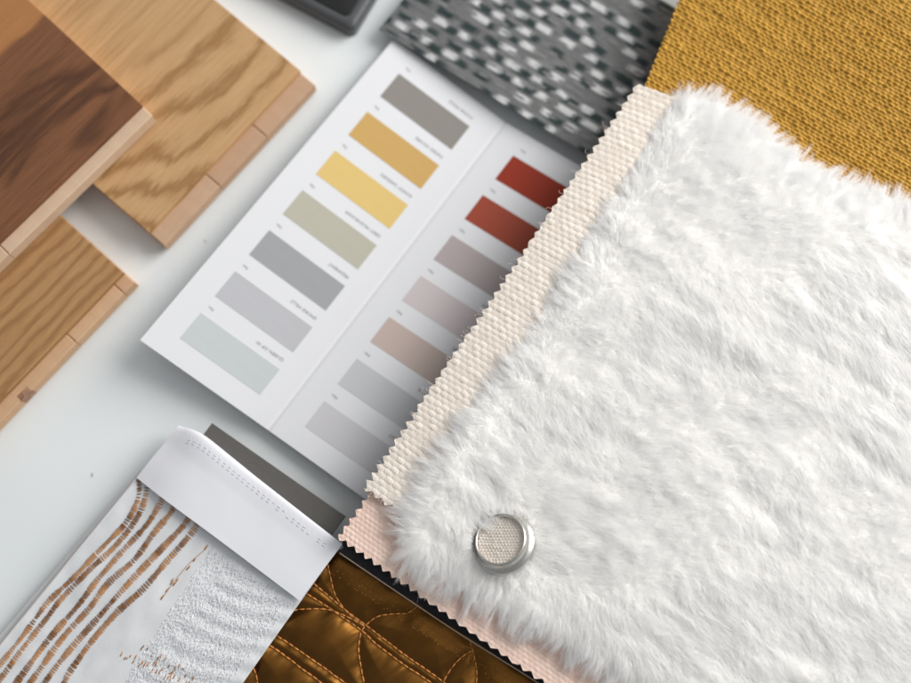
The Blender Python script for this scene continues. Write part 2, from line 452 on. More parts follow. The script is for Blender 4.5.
# ------------------------------------------------------------------ colour card
class Card:
    TL, BL, TC, BC, TR, BR = P(394, 39, .6), P(140, 340, 1.8), P(505, 122, .35), P(268, 430, .6), P(645, 204, .75), P(400, 524, .8)
    @staticmethod
    def at(u, v):
        u = np.asarray(u, float)[..., None]; v = np.asarray(v, float)[..., None]; C = Card
        a = C.TL + (C.BL - C.TL) * v; b = C.TC + (C.BC - C.TC) * v; c = C.TR + (C.BR - C.TR) * v
        p = np.where(u <= 1, a + (b - a) * u, b + (c - b) * (u - 1))
        du = np.where(u <= 1, b - a, c - b); dv = (C.BL - C.TL) * (1 - np.clip(u, 0, 1)) + (C.BC - C.TC) * np.clip(u, 0, 1)
        n = np.cross(du, dv); n /= np.linalg.norm(n, axis=-1, keepdims=True)
        n = np.where(n[..., 2:3] < 0, -n, n)
        # a soft crease: a shallow rounded groove along the fold, and a faint bow of each leaf
        g = -.035 * np.exp(-((u - 1) / .012) ** 2)
        return p + n * g, n
card = empty('colour_card', P(300, 300, 0)); tag(card, 'folded white paint colour card showing two columns of coloured rectangles', 'colour card')
def card_mesh(name, u0, u1, v0, v1, nu, nv, lift, thick, mat, parent):
    us = np.linspace(u0, u1, nu); vs = np.linspace(v0, v1, nv)
    if nu > 100: us = np.sort(np.concatenate([us, 1 + np.linspace(-.04, .04, 41)]))
    U, V = np.meshgrid(us, vs); p, n = Card.at(U, V); nv, nu = U.shape
    top = p + n * lift; bot = p + n * (lift - thick)
    idx = np.arange(nu * nv).reshape(nv, nu); k = nu * nv
    up = np.stack([idx[:-1, :-1].ravel(), idx[1:, :-1].ravel(), idx[1:, 1:].ravel(), idx[:-1, 1:].ravel()], 1)
    rim = np.concatenate([idx[0, :], idx[1:, -1], idx[-1, -2::-1], idx[-2:0:-1, 0]]); nx = np.roll(rim, -1)
    faces = np.concatenate([up, up[:, ::-1] + k, np.stack([rim, nx, nx + k, rim + k], 1)])
    o = make(name, np.concatenate([top.reshape(-1, 3), bot.reshape(-1, 3)]), faces, mat, parent, smooth=(nu > 100))
    crisp(o, rim, k); return o
card_mesh('card_sheet', 0, 2, 0, 1, 121, 31, 0, .03, M['card'], card)
LC = [(140, 135, 129), (201, 163, 98), (220, 190, 120), (184, 180, 165), (160, 161, 164), (188, 188, 192), (196, 201, 202)]
RC = [(150, 50, 28), (158, 72, 52), (178, 166, 166), (206, 195, 196), (196, 178, 170), (197, 198, 200), (203, 201, 204)]
LN = ['warm grey', 'ochre', 'yellow', 'stone', 'mid grey', 'light grey', 'pale green grey']
RN = ['dark red', 'brick red', 'mauve grey', 'pale pink grey', 'dusty pink', 'pale grey', 'lilac white']
W1 = ['STONE MOLE', 'FADED OCHRE', 'SUNNY GARDEN', 'GREY MUSHROOM', 'PEDIMENT', 'SMOKE HILLS', 'QUEEN OF W', 'RED CLAY', 'ROSSO', 'THREE MINK', 'LILAC LINEN', 'DUSK MINK', 'PINK CHALK', 'CRESCENT']
def card_text(word, u_start, v_base, cap, par, name):
    c = bpy.data.curves.new('type', 'FONT'); c.body = word; c.size = 1.0; c.resolution_u = 2
    t = bpy.data.objects.new('type', c); me = bpy.data.meshes.new_from_object(t)
    co = np.zeros(len(me.vertices) * 3); me.vertices.foreach_get('co', co); co = co.reshape(-1, 3)
    fs = [tuple(p.vertices) for p in me.polygons]
    s = cap / .70
    # the card lies upside down: letters read towards -u with their tops towards +v
    U = u_start - co[:, 0] * s * 1.12 / 7.3; V = v_base + co[:, 1] * s / 19.5
    p, n = Card.at(U, V)
    o = make(name, p + n * .006, fs, M['ink'], par, smooth=False)
    bpy.data.objects.remove(t); bpy.data.curves.remove(c); bpy.data.meshes.remove(me)
    return o
for colm, (cols, names) in enumerate(((LC, LN), (RC, RN))):
    for k in range(7):
        u0 = .188 if colm == 0 else 1.17; u1 = .82 if colm == 0 else 1.80
        v0 = .067 + .1325 * k; v1 = v0 + .079
        q = card_mesh('colour_patch', u0, u1, v0, v1, 3, 3, .010, .008, m_print('print_' + names[k].replace(' ', '_'), cols[k]), card)
        q['label'] = names[k] + ' printed rectangle'
        wd = W1[colm * 7 + k]
        card_text(wd, u1 - .015, v0 - .026, .16, card, 'printed_name')
        card_text('No.', u0 + .055, v0 - .026, .14, card, 'printed_number')

# ------------------------------------------------------------------ black tile at the top edge
def tile():
    zt = .9
    c = P(352, 31, zt); e1 = P(287, -3, zt) - c; e2 = P(386, -5, zt) - c
    e1 /= np.linalg.norm(e1); e2 = e2 - (e2 @ e1) * e1; e2 /= np.linalg.norm(e2)
    root = empty('glazed_tile', c + (e1 + e2) * 5 - np.array([0, 0, zt])); tag(root, 'glossy black tile with a dark grey sloping rim at the top edge', 'tile')
    def ring(i, z, r=.35, n=6):
        out = []
        for (cx_, cy_, a0) in ((i + r, i + r, 180), (10 - i - r, i + r, 270), (10 - i - r, 10 - i - r, 0), (i + r, 10 - i - r, 90)):
            for k in range(n + 1):
                a = math.radians(a0 + 90 * k / n); out.append(c + e1 * (cx_ + r * math.cos(a)) + e2 * (cy_ + r * math.sin(a)) + np.array([0, 0, z - zt]))
        return out
    def loft(rings, cap_top, cap_bot):
        m = len(rings[0]); v = sum(rings, []); f = []
        for k in range(len(rings) - 1):
            for i in range(m): j = (i + 1) % m; f.append((k * m + i, k * m + j, (k + 1) * m + j, (k + 1) * m + i))
        if cap_bot: f.append(tuple(range(m - 1, -1, -1)))
        if cap_top: f.append(tuple((len(rings) - 1) * m + i for i in range(m)))
        if np.cross(e1, e2)[2] < 0: f = [q[::-1] for q in f]
        return v, f
    v, f = loft([ring(0, 0), ring(0, .7), ring(.08, .84), ring(.45, .9), ring(.5, .88)], True, True)
    make('tile_body', v, f, m_plain('tile_rim_glaze', lin(74, 76, 78), .35, .5), root)
    v, f = loft([ring(.52, .8), ring(.52, .895), ring(.56, .905)], True, False)
    make('black_panel', v, f, m_plain('black_glaze', lin(22, 22, 21), .22, .5, bump=.02), root)
tile()

# ------------------------------------------------------------------ grey patterned fabric (top)
def m_pattern():
    """heather grey weave with rows of short white and black floats"""
    t = NT('patterned_weave'); u = t.uvs()
    sep = t.add('ShaderNodeSeparateXYZ'); t.link(u, sep.inputs[0]); x, y = sep.outputs[0], sep.outputs[1]
    fib = t.noise(t.uvs(1.6, 14), 1, 5, .75); fib2 = t.noise(t.uvs(7, 14), 1, 3, .6)
    c = t.mix(fib, lin(66, 67, 68), lin(142, 142, 141)); c = t.mix(t.math('MULTIPLY', fib2, .35), c, lin(70, 70, 72))
    def cells(cell_u, cell_v, ox, oy, thr, w, h, colr, c):
        jx = t.math('MULTIPLY', t.math('SUBTRACT', t.noise(u, 1.1, 2), .5), .5)
        yy = t.math('ADD', t.math('DIVIDE', y, cell_v), oy); r = t.math('FLOOR', yy)
        xx = t.math('ADD', t.math('ADD', t.math('DIVIDE', x, cell_u), t.math('MULTIPLY', t.math('MODULO', r, 2), .5)), ox); xx = t.math('ADD', xx, jx)
        k = t.math('FLOOR', xx)
        cmb = t.add('ShaderNodeCombineXYZ'); t.link(k, cmb.inputs[0]); t.link(r, cmb.inputs[1]); cmb.inputs[2].default_value = ox * 7
        wn = t.add('ShaderNodeTexWhiteNoise'); wn.noise_dimensions = '3D'; t.link(cmb.outputs[0], wn.inputs['Vector'])
        on = t.math('GREATER_THAN', wn.outputs['Value'], thr)
        fx = t.math('ABSOLUTE', t.math('SUBTRACT', t.math('FRACT', xx), .5)); fy = t.math('ABSOLUTE', t.math('SUBTRACT', t.math('FRACT', yy), .5))
        fx = t.math('ADD', fx, t.math('MULTIPLY', t.math('SUBTRACT', fib2, .5), .5)); fy = t.math('ADD', fy, t.math('MULTIPLY', t.math('SUBTRACT', fib, .5), .5))
        ww = t.math('MULTIPLY_ADD', wn.outputs['Value'], .25, w - .12)
        ins = t.math('MULTIPLY', t.math('MULTIPLY', t.math('SUBTRACT', ww, fx), 5, clamp=True), t.math('MULTIPLY', t.math('SUBTRACT', h, fy), 6, clamp=True))
        f = t.math('MULTIPLY', ins, on)
        return t.mix(t.math('MULTIPLY', f, .92), c, colr), f
    c, f1 = cells(1.42, .62, .0, .0, .20, .36, .40, lin(30, 46, 47), c)
    c, f2 = cells(1.42, .62, .42, .16, .42, .27, .36, lin(204, 204, 204), c)
    c, f3 = cells(1.0, .36, .31, .5, .55, .34, .3, lin(120, 120, 121), c)
    t.base(c); t.set(Roughness=.8, Specular_IOR_Level=.25, Sheen_Weight=.15)
    t.bump(t.math('ADD', fib, t.math('MULTIPLY', f2, .6)), .6, .0005)
    return t.m
S_grey = Surf([[(489, -104, 1.3), (669, 4, 1.25), (849, 114, 1.0)],
               [(434, -38, 1.1), (614, 70, 1.2), (794, 180, 1.0)],
               [(379, 29, .8), (559, 137, 1.1), (739, 247, 1.0)]])
# rows are the long direction of the cloth: from the corner at the card along the lower edge
def rel_grey(cu, cv, G):
    return .05 * (fbm(cu * .8, cv * 3.5, 31, 3) - .5) + .035 * (fbm(cu * 3, cv * 9, 35, 2) - .5)
g = sheet('patterned_fabric', S_grey, .07, .12, m_pattern(), relief=rel_grey)
tag(g, 'heather grey woven fabric with black and white floats behind the colour card', 'fabric sample')

# ------------------------------------------------------------------ the pile of fabric samples
# mustard
S_yel = Surf([[(681, -8, 2.35), (830, 30, 2.9), (980, 70, 3.3)],
              [(663, 38, 2.3), (800, 95, 2.7), (950, 150, 3.0)],
              [(645, 84, 2.2), (775, 158, 2.45), (920, 240, 2.5)]])
S_yel.c = np.array([[P(681, -8, 3.3), P(850, 90, 3.6), P(1010, 180, 3.75)],
                    [P(663, 38, 3.25), P(830, 133, 3.4), P(990, 225, 3.5)],
                    [P(643, 88, 3.2), P(808, 183, 3.25), P(965, 275, 3.3)]])
# extend upward beyond the frame so that the upper right corner is covered
up = S_yel.c[0] + (S_yel.c[0] - S_yel.c[2]) * 1.3; up[:, 2] = [3.7, 4.2, 4.4]
S_yel.c = np.array([up, S_yel.c[0] * .55 + up * .45, S_yel.c[0], S_yel.c[1], S_yel.c[2]])
S_yel.nr, S_yel.nc = 5, 3
S_yel.lu = np.linalg.norm(S_yel.c[3, 2] - S_yel.c[3, 0]); S_yel.lv = sum(np.linalg.norm(S_yel.c[i + 1, 1] - S_yel.c[i, 1]) for i in range(4))
# row parameters are not equally spaced in cm: re-space the rows evenly
_W = []
for j in range(3):
    _W.append(S_yel.c[:, j])
tt = np.linspace(0, 1, 5)
newc = np.zeros((5, 3, 3))
S_yel.c[:, :, 2] += .0
for j in range(3):
    pts = S_yel.c[:, j]; d = np.r_[0, np.cumsum(np.linalg.norm(np.diff(pts, axis=0), axis=1))]; d /= d[-1]
    for k in range(3): newc[:, j, k] = np.interp(tt, d, pts[:, k])
S_yel.c = newc
rel, ton = weave(.315, .168, .105, seed=50, wob=.11, sharp=.42, ysharp=.7, slub=.6, rowjit=.8)
y = sheet('mustard_fabric', S_yel, .036, .10, M['yellow'], relief=rel, tonef=ton, zig=dict(left=(.30, .13)))
tag(y, 'mustard yellow coarsely woven fabric in the upper right corner', 'fabric sample')

# beige
S_bei = Surf([[(636, 83, 3.62), (684, 101, 3.66), (745, 128, 3.45)],
              [(499, 285, 3.55), (545, 310, 3.66), (600, 345, 3.45)],
              [(361, 488, 3.42), (412, 524, 3.52), (468, 562, 3.42)]])
rel, ton = weave(.42, .27, .042, seed=70, wob=.09, sharp=.32, ribs=3, slub=.5)
b = sheet('beige_fabric', S_bei, .04, .12, M['beige'], relief=rel, tonef=ton, zig=dict(left=(.50, .26), bottom=(.52, .22), top=(.5, .05)))
tag(b, 'beige basket weave fabric strip with pinked edge along the white fur', 'fabric sample')

def frays(par, S, sides, count, mat, name='frayed_threads'):
    mb = MB()
    for _ in range(count):
        sd = random.choice(sides); w_ = random.uniform(.03, .97)
        u_, v_ = {'left': (0.01, w_), 'bottom': (w_ * .4, .992)}[sd]
        p0 = S.at(np.array([u_]), np.array([v_]))[0]; p1 = S.at(np.array([u_ - (.012 if sd == 'left' else 0)]), np.array([v_ + (.01 if sd == 'bottom' else 0)]))[0]
        d = p1 - p0; d /= np.linalg.norm(d); L_ = random.uniform(.12, .34); sdv = np.array([-d[1], d[0], 0]) * random.uniform(-.8, .8)
        pts = [p0 - d * .1 + [0, 0, .03], p0 + d * .12 * L_ / .2 + [0, 0, .04], p0 + d * L_ * .8 + sdv * L_ * .4 + [0, 0, random.uniform(-.05, .08)], p0 + d * L_ * .9 + sdv * L_ + [0, 0, random.uniform(-.12, .1)]]
        v, f = tube(smooth_line(pts, .03), random.uniform(.005, .011), 4); mb.add(v, f, random.random())
    o = mb.build(name, mat, par); o['kind'] = 'stuff'; return o
frays(b, S_bei, ['left', 'left', 'left', 'bottom'], 46, M['beige'])

# pink
S_pin = Surf([[(600, 160, 3.12), (730, 250, 3.10), (880, 355, 3.10)],
              [(470, 347, 3.12), (600, 440, 3.15), (750, 545, 3.10)],
              [(335.5, 538, 3.20), (470, 633.5, 3.23), (637, 751, 3.20)]])
rel, ton = weave(.28, .20, .04, seed=90, wob=.05, sharp=.4, ribs=2)
p = sheet('pink_fabric', S_pin, .042, .09, M['pink'], relief=rel, tonef=ton, zig=dict(left=(.50, .24), bottom=(.53, .21)), crop=(0, .95, .42, 1))
tag(p, 'blush pink woven fabric with pinked edge peeping out below the white fur', 'fabric sample')

# black cloth under the pink one
S_blk = Surf([[(520, 290, 2.5), (820, 500, 2.5)], [(336, 550.5, 2.62), (660, 762, 2.62)]])
rel, ton = weave(.2, .2, .06, seed=95)
k = sheet('black_fabric', S_blk, .06, .08, M['dark'], relief=rel, tonef=ton, zig=dict(left=(.5, .2)))
tag(k, 'black woven fabric showing as a thin toothed line under the pink edge', 'fabric sample')

# folded cloth that carries the pile (its front edge is in the shade under the pile)
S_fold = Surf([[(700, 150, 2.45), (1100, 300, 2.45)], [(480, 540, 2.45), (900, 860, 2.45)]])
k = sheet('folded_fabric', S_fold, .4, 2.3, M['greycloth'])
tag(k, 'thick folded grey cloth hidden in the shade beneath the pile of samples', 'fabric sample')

# ------------------------------------------------------------------ brown quilted satin
S_sat = Surf([[(320, 540, 1.9), (510, 664, 2.05), (700, 789, 2.1)],
              [(240, 660, 1.75), (430, 785, 1.9), (620, 905, 1.9)],
              [(160, 780, 1.6), (350, 905, 1.7), (540, 1030, 1.7)]])
seams_px = [
    [(307, 579), (317, 587), (340, 607), (364, 625), (400, 652), (427, 671), (470, 702)],
    [(300, 590), (309, 596), (332, 611), (362, 632), (380, 660 - 12), (427, 681), (460, 702)],
    [(270, 632), (278, 638), (310, 659), (340, 681), (372, 704)],
    [(262, 642), (273, 649), (297, 666), (318, 682), (350, 705)],
    [(325, 556), (329, 572), (334, 595), (346, 612), (364, 627)],
    [(290, 612), (299, 610), (325, 610), (346, 617), (364, 627)],
    [(364, 627), (377, 617), (397, 614), (407, 614), (418, 606)],
    [(364, 627), (360, 634), (358, 651), (361, 672), (364, 690), (360, 720)],
    [(243, 655), (253, 671), (256, 684), (252, 706)],
    [(470, 640), (474, 656), (477, 676), (474, 700)],
    [(474, 650), (455, 664), (440, 690)],
]
seams = [np.array([P(a, b, 2.2) for a, b in s]) for s in seams_px]
seams = [smooth_line(s, .06) for s in seams]
allseam = np.concatenate(seams)[:, :2]
rows = [smooth_line(np.array([P(a + dx, b_ + dy, 2.2) for a, b_ in ((336, 553), (400, 595), (470, 641), (560, 700))]), .05) for dx, dy in ((-4, 7), (-7, 12), (-10, 17))]
def seam_dist(G):
    q = G[..., :2].reshape(-1, 2); out = np.full(len(q), 9.0)
    for i in range(0, len(q), 4000):
        d = np.sqrt(((q[i:i + 4000, None] - allseam[None, ::2]) ** 2).sum(-1)); out[i:i + 4000] = d.min(1)
    return out.reshape(G.shape[:2])
def rel_satin(cu, cv, G):
    d = seam_dist(G)
    x, yv = G[..., 0], G[..., 1]
    puff = .29 * (1 - np.exp(-(d / .45) ** 1.2))
    # soft wrinkles that run out of the seams
    a = x * .78 + yv * .62; c_ = -x * .62 + yv * .78
    wr = .16 * (fbm(a * .8, c_ * 2.4, 120, 2) - .5) * np.exp(-d / 1.5) + .30 * (fbm(a * .35 + 4, c_ * .8, 125, 2) - .5)
    edge = np.clip(cv / .9, 0, 1)
    pin = .018 * np.sin(cu * 2 * np.pi / .13) * np.exp(-((cv - .55) / .35) ** 2)
    return (puff + wr) * (.25 + .75 * edge) + pin
def m_satin():
    t = NT('brown_satin'); u = t.uvs()
    f = t.noise(t.uvs(40, 6), 1, 2); g_ = t.noise(u, 1.2, 3)
    c = t.mix(g_, (.105, .042, .005, 1), (.18, .076, .011, 1)); t.base(c)
    t.set(Metallic=.82, Roughness=.32, Specular_IOR_Level=.4, Sheen_Weight=.05)
    t.bump(f, .12, .00008)
    return t.m
sat = empty('satin_fabric', P(400, 640, 2.0)); tag(sat, 'shiny golden brown quilted satin with tan stitching at the bottom edge', 'fabric sample')
sheet('satin_cloth', S_sat, .06, .10, m_satin(), sat, relief=rel_satin, crop=(0, 1, 0, .75))
# height of the satin under any xy point, for the threads
from mathutils.bvhtree import BVHTree
def bvh_of(o):
    me = o.data; off = o.parent.location if o.parent else Vector((0, 0, 0))
    return BVHTree.FromPolygons([(v.co + off) / CM for v in me.vertices], [tuple(p_.vertices) for p_ in me.polygons])
bv = bvh_of([o for o in bpy.data.objects if o.name.startswith('satin_cloth')][0])
def on(bv, x, y_, dz=0.0, miss=None):
    h = bv.ray_cast(Vector((x, y_, 12)), Vector((0, 0, -1)))
    return None if h[0] is None else np.array([h[0].x, h[0].y, h[0].z + dz])
mb = MB()
for s in seams:
    s2 = resample(s, .30)
    for i in range(len(s2) - 1):
        a, b_ = s2[i], s2[i + 1]; seg = []
        for t_ in np.linspace(.04, .96, 6):
            q = a + (b_ - a) * t_; h = on(bv, q[0], q[1], .012 + .028 * math.sin(math.pi * t_))
            if h is not None: seg.append(h)
        if len(seg) > 3:
            v, f = tube(seg, .042 * np.sin(np.linspace(.5, math.pi - .5, len(seg))), 6); mb.add(v, f, random.random())
M['quiltthread'] = m_plain('quilting_thread', lin(196, 128, 62), .4, .5, nscale=60, namp=.2)
mb.build('stitching', M['quiltthread'], sat)
mb = MB()
for r in rows:
    for q in r[::3]:
        if random.random() < .35: continue
        h = on(bv, q[0] + random.uniform(-.02, .02), q[1] + random.uniform(-.05, .05), .01)
        if h is None: continue
        dr = np.array([-.25, -.9, 0]) * random.uniform(.03, .055)
        v, f = tube([h - dr, h, h + dr], [.008, .014, .008], 5); mb.add(v, f, random.random())
mb.build('pin_stitches', M['quiltthread'], sat)
edge = [P(a, c, 2.66) for a, c in ((339.5, 553), (352, 561.5), (400, 594), (460, 634), (538, 683), (640, 750))]
v, f = tube(smooth_line(edge, .15), .032, 8)
make('pale_selvedge', v, f, m_plain('selvedge_thread', lin(176, 156, 138), .6, .3), sat)

# ------------------------------------------------------------------ bundle lower left: grey cloth, embroidered linen, paper band
S_gc = Surf([[(212, 423, 1.35), (279, 470, 1.65), (345, 516, 1.95)],
             [(190, 452, 1.3), (257, 499, 1.6), (322, 548, 1.9)],
             [(165, 484, 1.0), (235, 532, 1.4), (300, 580, 1.7)]])
def rel_twill(cu, cv, G): return .008 * np.sin((cu + cv * .6) * 2 * np.pi / .16) + .01 * (fbm(cu * 6, cv * 6, 140, 2) - .5)
k = sheet('grey_fabric', S_gc, .05, .28, M['greycloth'], relief=rel_twill)
tag(k, 'dark grey cotton fabric edge poking out above the white paper band', 'fabric sample')

S_lin = Surf([[(150, 462, 1.15), (196, 474, 1.65), (262, 505, 2.0), (333, 556, 2.22)],
              [(60, 570, .95), (112, 604, 1.45), (180, 655, 1.8), (258, 666, 2.12)],
              [(-40, 694, .8), (20, 728, 1.3), (110, 760, 1.7), (185, 770, 2.0)]])
S_lin.c = np.array([[P(147, 465, 1.0), P(205, 508, 1.62), P(262, 540, 1.95), P(333, 556, 2.42)],
                    [P(57, 575, .95), P(118, 615, 1.5), P(185, 640, 1.9), P(256, 664, 2.35)],
                    [P(-40, 694, .8), P(25, 730, 1.35), P(98, 756, 1.8), P(177, 778, 2.25)]])
def rel_linen(cu, cv, G):
    x = cu / S_lin.lu
    wr = .16 * (fbm(cu * .9, cv * .55, 150, 2) - .5) * np.clip(1.25 - x * 1.5, .15, 1)
    # puckered embroidered ground on the right: soft crosswise folds and dense white threadwork
    k = np.clip((x - .58) / .05, 0, 1)
    fold = .024 * np.sin(cv * 2 * np.pi / .95 + .8 * np.sin(cu * 1.3) + 2.5 * fbm(cu * .4, cv * .5, 158, 2)) * k
    loops = .014 * (np.abs(np.sin(cu * 2 * np.pi / .34)) * .5 + vnoise(cu * 14, cv * 6, 155)) * k
    return wr + fold + loops + .006 * (fbm(cu * 20, cv * 20, 152, 2) - .5)
lin_root = empty('embroidered_fabric', P(130, 600, 1.0)); tag(lin_root, 'white linen fabric embroidered with wavy tan stripes under a paper band', 'fabric sample')
lc = sheet('linen_cloth', S_lin, .045, .09, M['linen'], lin_root, relief=rel_linen)
bl = bvh_of(lc)
stripes_px = [
    [(136, 474), (136.5, 498), (125, 522), (104, 544), (74, 575), (44.5, 603), (24, 631), (0, 661), (-25, 690)],
    [(146, 480), (142, 504), (131, 525), (113, 547), (89, 569), (59, 599), (44.5, 618), (18, 652), (0, 676), (-20, 700)],
    [(164, 494), (159, 504), (146, 525), (122, 551), (98, 578), (77, 605), (47.5, 639), (18, 678), (0, 702)],
    [(175, 503), (170, 514), (154, 533), (134, 560), (107, 584), (89, 608), (62, 637.5), (36, 673), (14, 702)],
    [(191, 514), (184, 526), (160, 551), (134, 578), (104, 611), (65, 655), (44.5, 682), (30, 702)],
    [(200, 521), (192, 534), (169, 560), (143, 590), (119, 611), (95, 637.5), (71, 670), (62, 688), (52, 704)],
]
thread_mats = [M['tanthread'], m_plain('brown_thread', lin(150, 96, 48), .5, .4, nscale=60, namp=.15)]
for si, sp in enumerate(stripes_px):
    line = smooth_line(np.array([P(a, c, 1.45) for a, c in sp]), .02)
    mb = MB(); pos = 0.0; L = len(line) * .02
    dark = fbm(np.arange(2000) * .11, np.zeros(2000) + si * 3.1, 170, 2)
    ph = 0; wobx = random.random() * 9
    while pos < L - .1:
        i = int(pos / .02); c0 = line[min(i, len(line) - 1)]; t_ = line[min(i + 3, len(line) - 1)] - line[max(i - 3, 0)]
        t_ /= np.linalg.norm(t_) + 1e-9; s_ = np.array([-t_[1], t_[0], 0])
        hv = dark[min(1999, int(pos * 12))]
        half = (.098 if si < 2 else .118) + .06 * vnoise(np.array([pos * 1.7]), np.array([si * 5.0]), 175)[0] + random.uniform(-.015, .015)
        step = random.uniform(.06, .092)
        if vnoise(np.array([pos * 3.1 + si * 7]), np.array([si * 2.3]), 177)[0] > .60: step *= 1.6
        sl = random.uniform(-.15, .15)
        a = c0 - s_ * half + t_ * sl * .1; b_ = c0 + s_ * half - t_ * sl * .1
        pts = []
        for w_ in np.linspace(0, 1, 5):
            q = a + (b_ - a) * w_; h = on(bl, q[0], q[1], .012 + .03 * math.sin(math.pi * w_))
            if h is not None: pts.append(h)
        if len(pts) == 5:
            v, f = tube(pts, .026 * np.array([.6, 1, 1.05, 1, .6]), 5); mb.add(v, f, float(np.clip((hv - .35) * 3, 0, 1)))
        pos += step
    mb.build('embroidered_stripe', None or M.setdefault('stripe', None) or M['tanthread'], lin_root)
# thread shader that follows each stitch's own dye tone
tt_ = NT('variegated_thread'); at = tt_.add('ShaderNodeAttribute', attribute_name='tone')
tt_.base(tt_.mix(at.outputs['Fac'], lin(200, 144, 90), lin(134, 84, 36))); tt_.set(Roughness=.5, Specular_IOR_Level=.4)
for o in bpy.data.objects:
    if o.name.startswith('embroidered_stripe'): o.data.materials[0] = tt_.m
# small knots, the dotted motif and loose white threadwork
def stitches(name, centres, direction, length, rad, mat, spread=0):
    mb = MB()
    for (a, c) in centres:
        p0 = P(a, c, 1.6); d = np.array(direction) / np.linalg.norm(direction) * length * random.uniform(.6, 1.2) / 2
        pts = []
        for w_ in np.linspace(-1, 1, 4):
            q = p0[:2] + d * w_; h = on(bl, q[0], q[1], .012)
            if h is not None: pts.append(h)
        if len(pts) == 4: v, f = tube(pts, [rad * .6, rad, rad, rad * .6], 5); mb.add(v, f, random.random())
    if mb.n: return mb.build(name, mat, lin_root)
motif = []
for k_ in range(26):
    t_ = k_ / 25
    motif.append((122 + 75 * t_ + 3 * math.sin(k_ * 2.1), 654 + 34 * t_ + 3 * math.sin(k_ * 1.3)))
    if k_ > 3: motif.append((134 + 62 * t_ + 2 * math.sin(k_), 646 + 34 * t_ + 7 * math.sin(k_ * .9)))
stitches('dotted_motif', motif, (.45, .9), .20, .025, tt_.m)
stitches('loose_knots', [(207, 547), (206, 549), (195, 560), (189, 568), (173, 580), (172, 583), (175, 584), (178, 580), (168, 590), (163, 597)], (.62, .78), .22, .03, tt_.m)
line = smooth_line(np.array([P(a, c, 1.75) for a, c in ((207, 548), (190, 563), (174, 582), (161, 600))]), .08)
pts = [h for h in (on(bl, q[0], q[1], .03) for q in line) if h is not None]
v, f = tube(pts, .012, 5); make('loose_thread', v, f, tt_.m, lin_root)
white = []
for k_ in range(4200):
    a_ = random.random(); b_ = random.random()
    x0, y0 = 212 + (294 - 212) * a_, 545 + (602 - 545) * a_
    white.append((x0 - (88 + 20 * a_) * b_, y0 + 135 * b_))
mbw = MB()
for (a, c) in white:
    q = P(a, c, 1.95); dd = np.array([.62, .78]) * random.uniform(.05, .10) + np.array([random.uniform(-.03, .03), 0])
    pts = [on(bl, q[0] + dd[0] * w_, q[1] + dd[1] * w_, .004 + .013 * (1 - w_ * w_)) for w_ in (-1, 0, 1)]
    if all(h is not None for h in pts): v, f = tube(pts, [.006, .011, .006], 5); mbw.add(v, f, .5)
mbw.build('white_threadwork', M['whitethread'], lin_root)
pts = [np.array(S_lin.at(np.array([.004]), np.array([t_]))[0]) + np.array([0, 0, .03]) for t_ in np.linspace(.0, 1, 60)]
v, f = tube(pts, .05, 8); make('rolled_hem', v, f, M['underlinen'], lin_root)
# lining sheet that shows as a thin line left of the linen
S_un = Surf([[(140, 470, .72), (290, 570, 1.4)], [(-48, 692, .55), (140, 800, 1.4)]])
k = sheet('lining_fabric', S_un, .12, .06, M['underlinen'], relief=lambda cu, cv, G: .08 * (fbm(cu * .7, cv * .7, 180, 2) - .5))
tag(k, 'thin off white lining layer directly beneath the embroidered linen', 'fabric sample')

S_bd = Surf([[(180.5, 430, .75), (203, 439, 1.05), (243.5, 471.5, 1.35), (291, 509.5, 1.85), (339, 547, 2.2)],
             [(178, 427, 1.2), (201.5, 436.5, 1.66), (243, 469, 1.95), (292, 507.2, 2.3), (341.5, 545.5, 2.6)],
             [(164, 444, 1.18), (193, 465, 1.72), (233, 494, 2.02), (281, 529, 2.32), (328, 563.5, 2.62)],
             [(150, 461, 1.15), (179, 482, 1.72), (219, 512, 2.04), (267, 547, 2.32), (314, 582, 2.63)],
             [(137, 478, 1.1), (165, 500, 1.7), (205, 529.5, 2.05), (253, 565.5, 2.32), (300, 601, 2.62)]])
band = empty('paper_band', P(240, 510, 1.0)); tag(band, 'plain white paper band folded across the embroidered linen bundle', 'paper band')
def rel_band(cu, cv, G):
    # the stitch holes along the folded edge and a faint slackness of the paper
    st = -.006 * (np.exp(-((cv - S_bd.lv * .33) / .05) ** 2) * (np.sin(cu * 2 * np.pi / .3) > .2))
    return st + .03 * (fbm(cu * .5, cv * .6, 190, 2) - .5)
bp_ = sheet('paper_sheet', S_bd, .05, .03, M['band'], band, relief=rel_band, lift=.03)
bvp = bvh_of(bp_); mb = MB()
for off_ in (9, 12.5):
    ln = smooth_line(np.array([P(a + off_ * -.45, c_ + off_ * .75, 2.3) for a, c_ in ((184, 431), (203, 438), (243, 469), (292, 507.5), (338, 543))]), .05)
    for i_ in range(4, len(ln) - 8, 6):
        if random.random() < .12: continue
        pts = [on(bvp, q[0], q[1], .004 + .006 * (k_ in (1, 2))) for k_, q in enumerate((ln[i_], ln[i_ + 1], ln[i_ + 2], ln[i_ + 3]))]
        if all(h is not None for h in pts): v, f = tube(pts, .010, 5); mb.add(v, f, .5)
mb.build('edge_stitches', m_plain('grey_white_thread', lin(196, 194, 204), .7, .3), band)

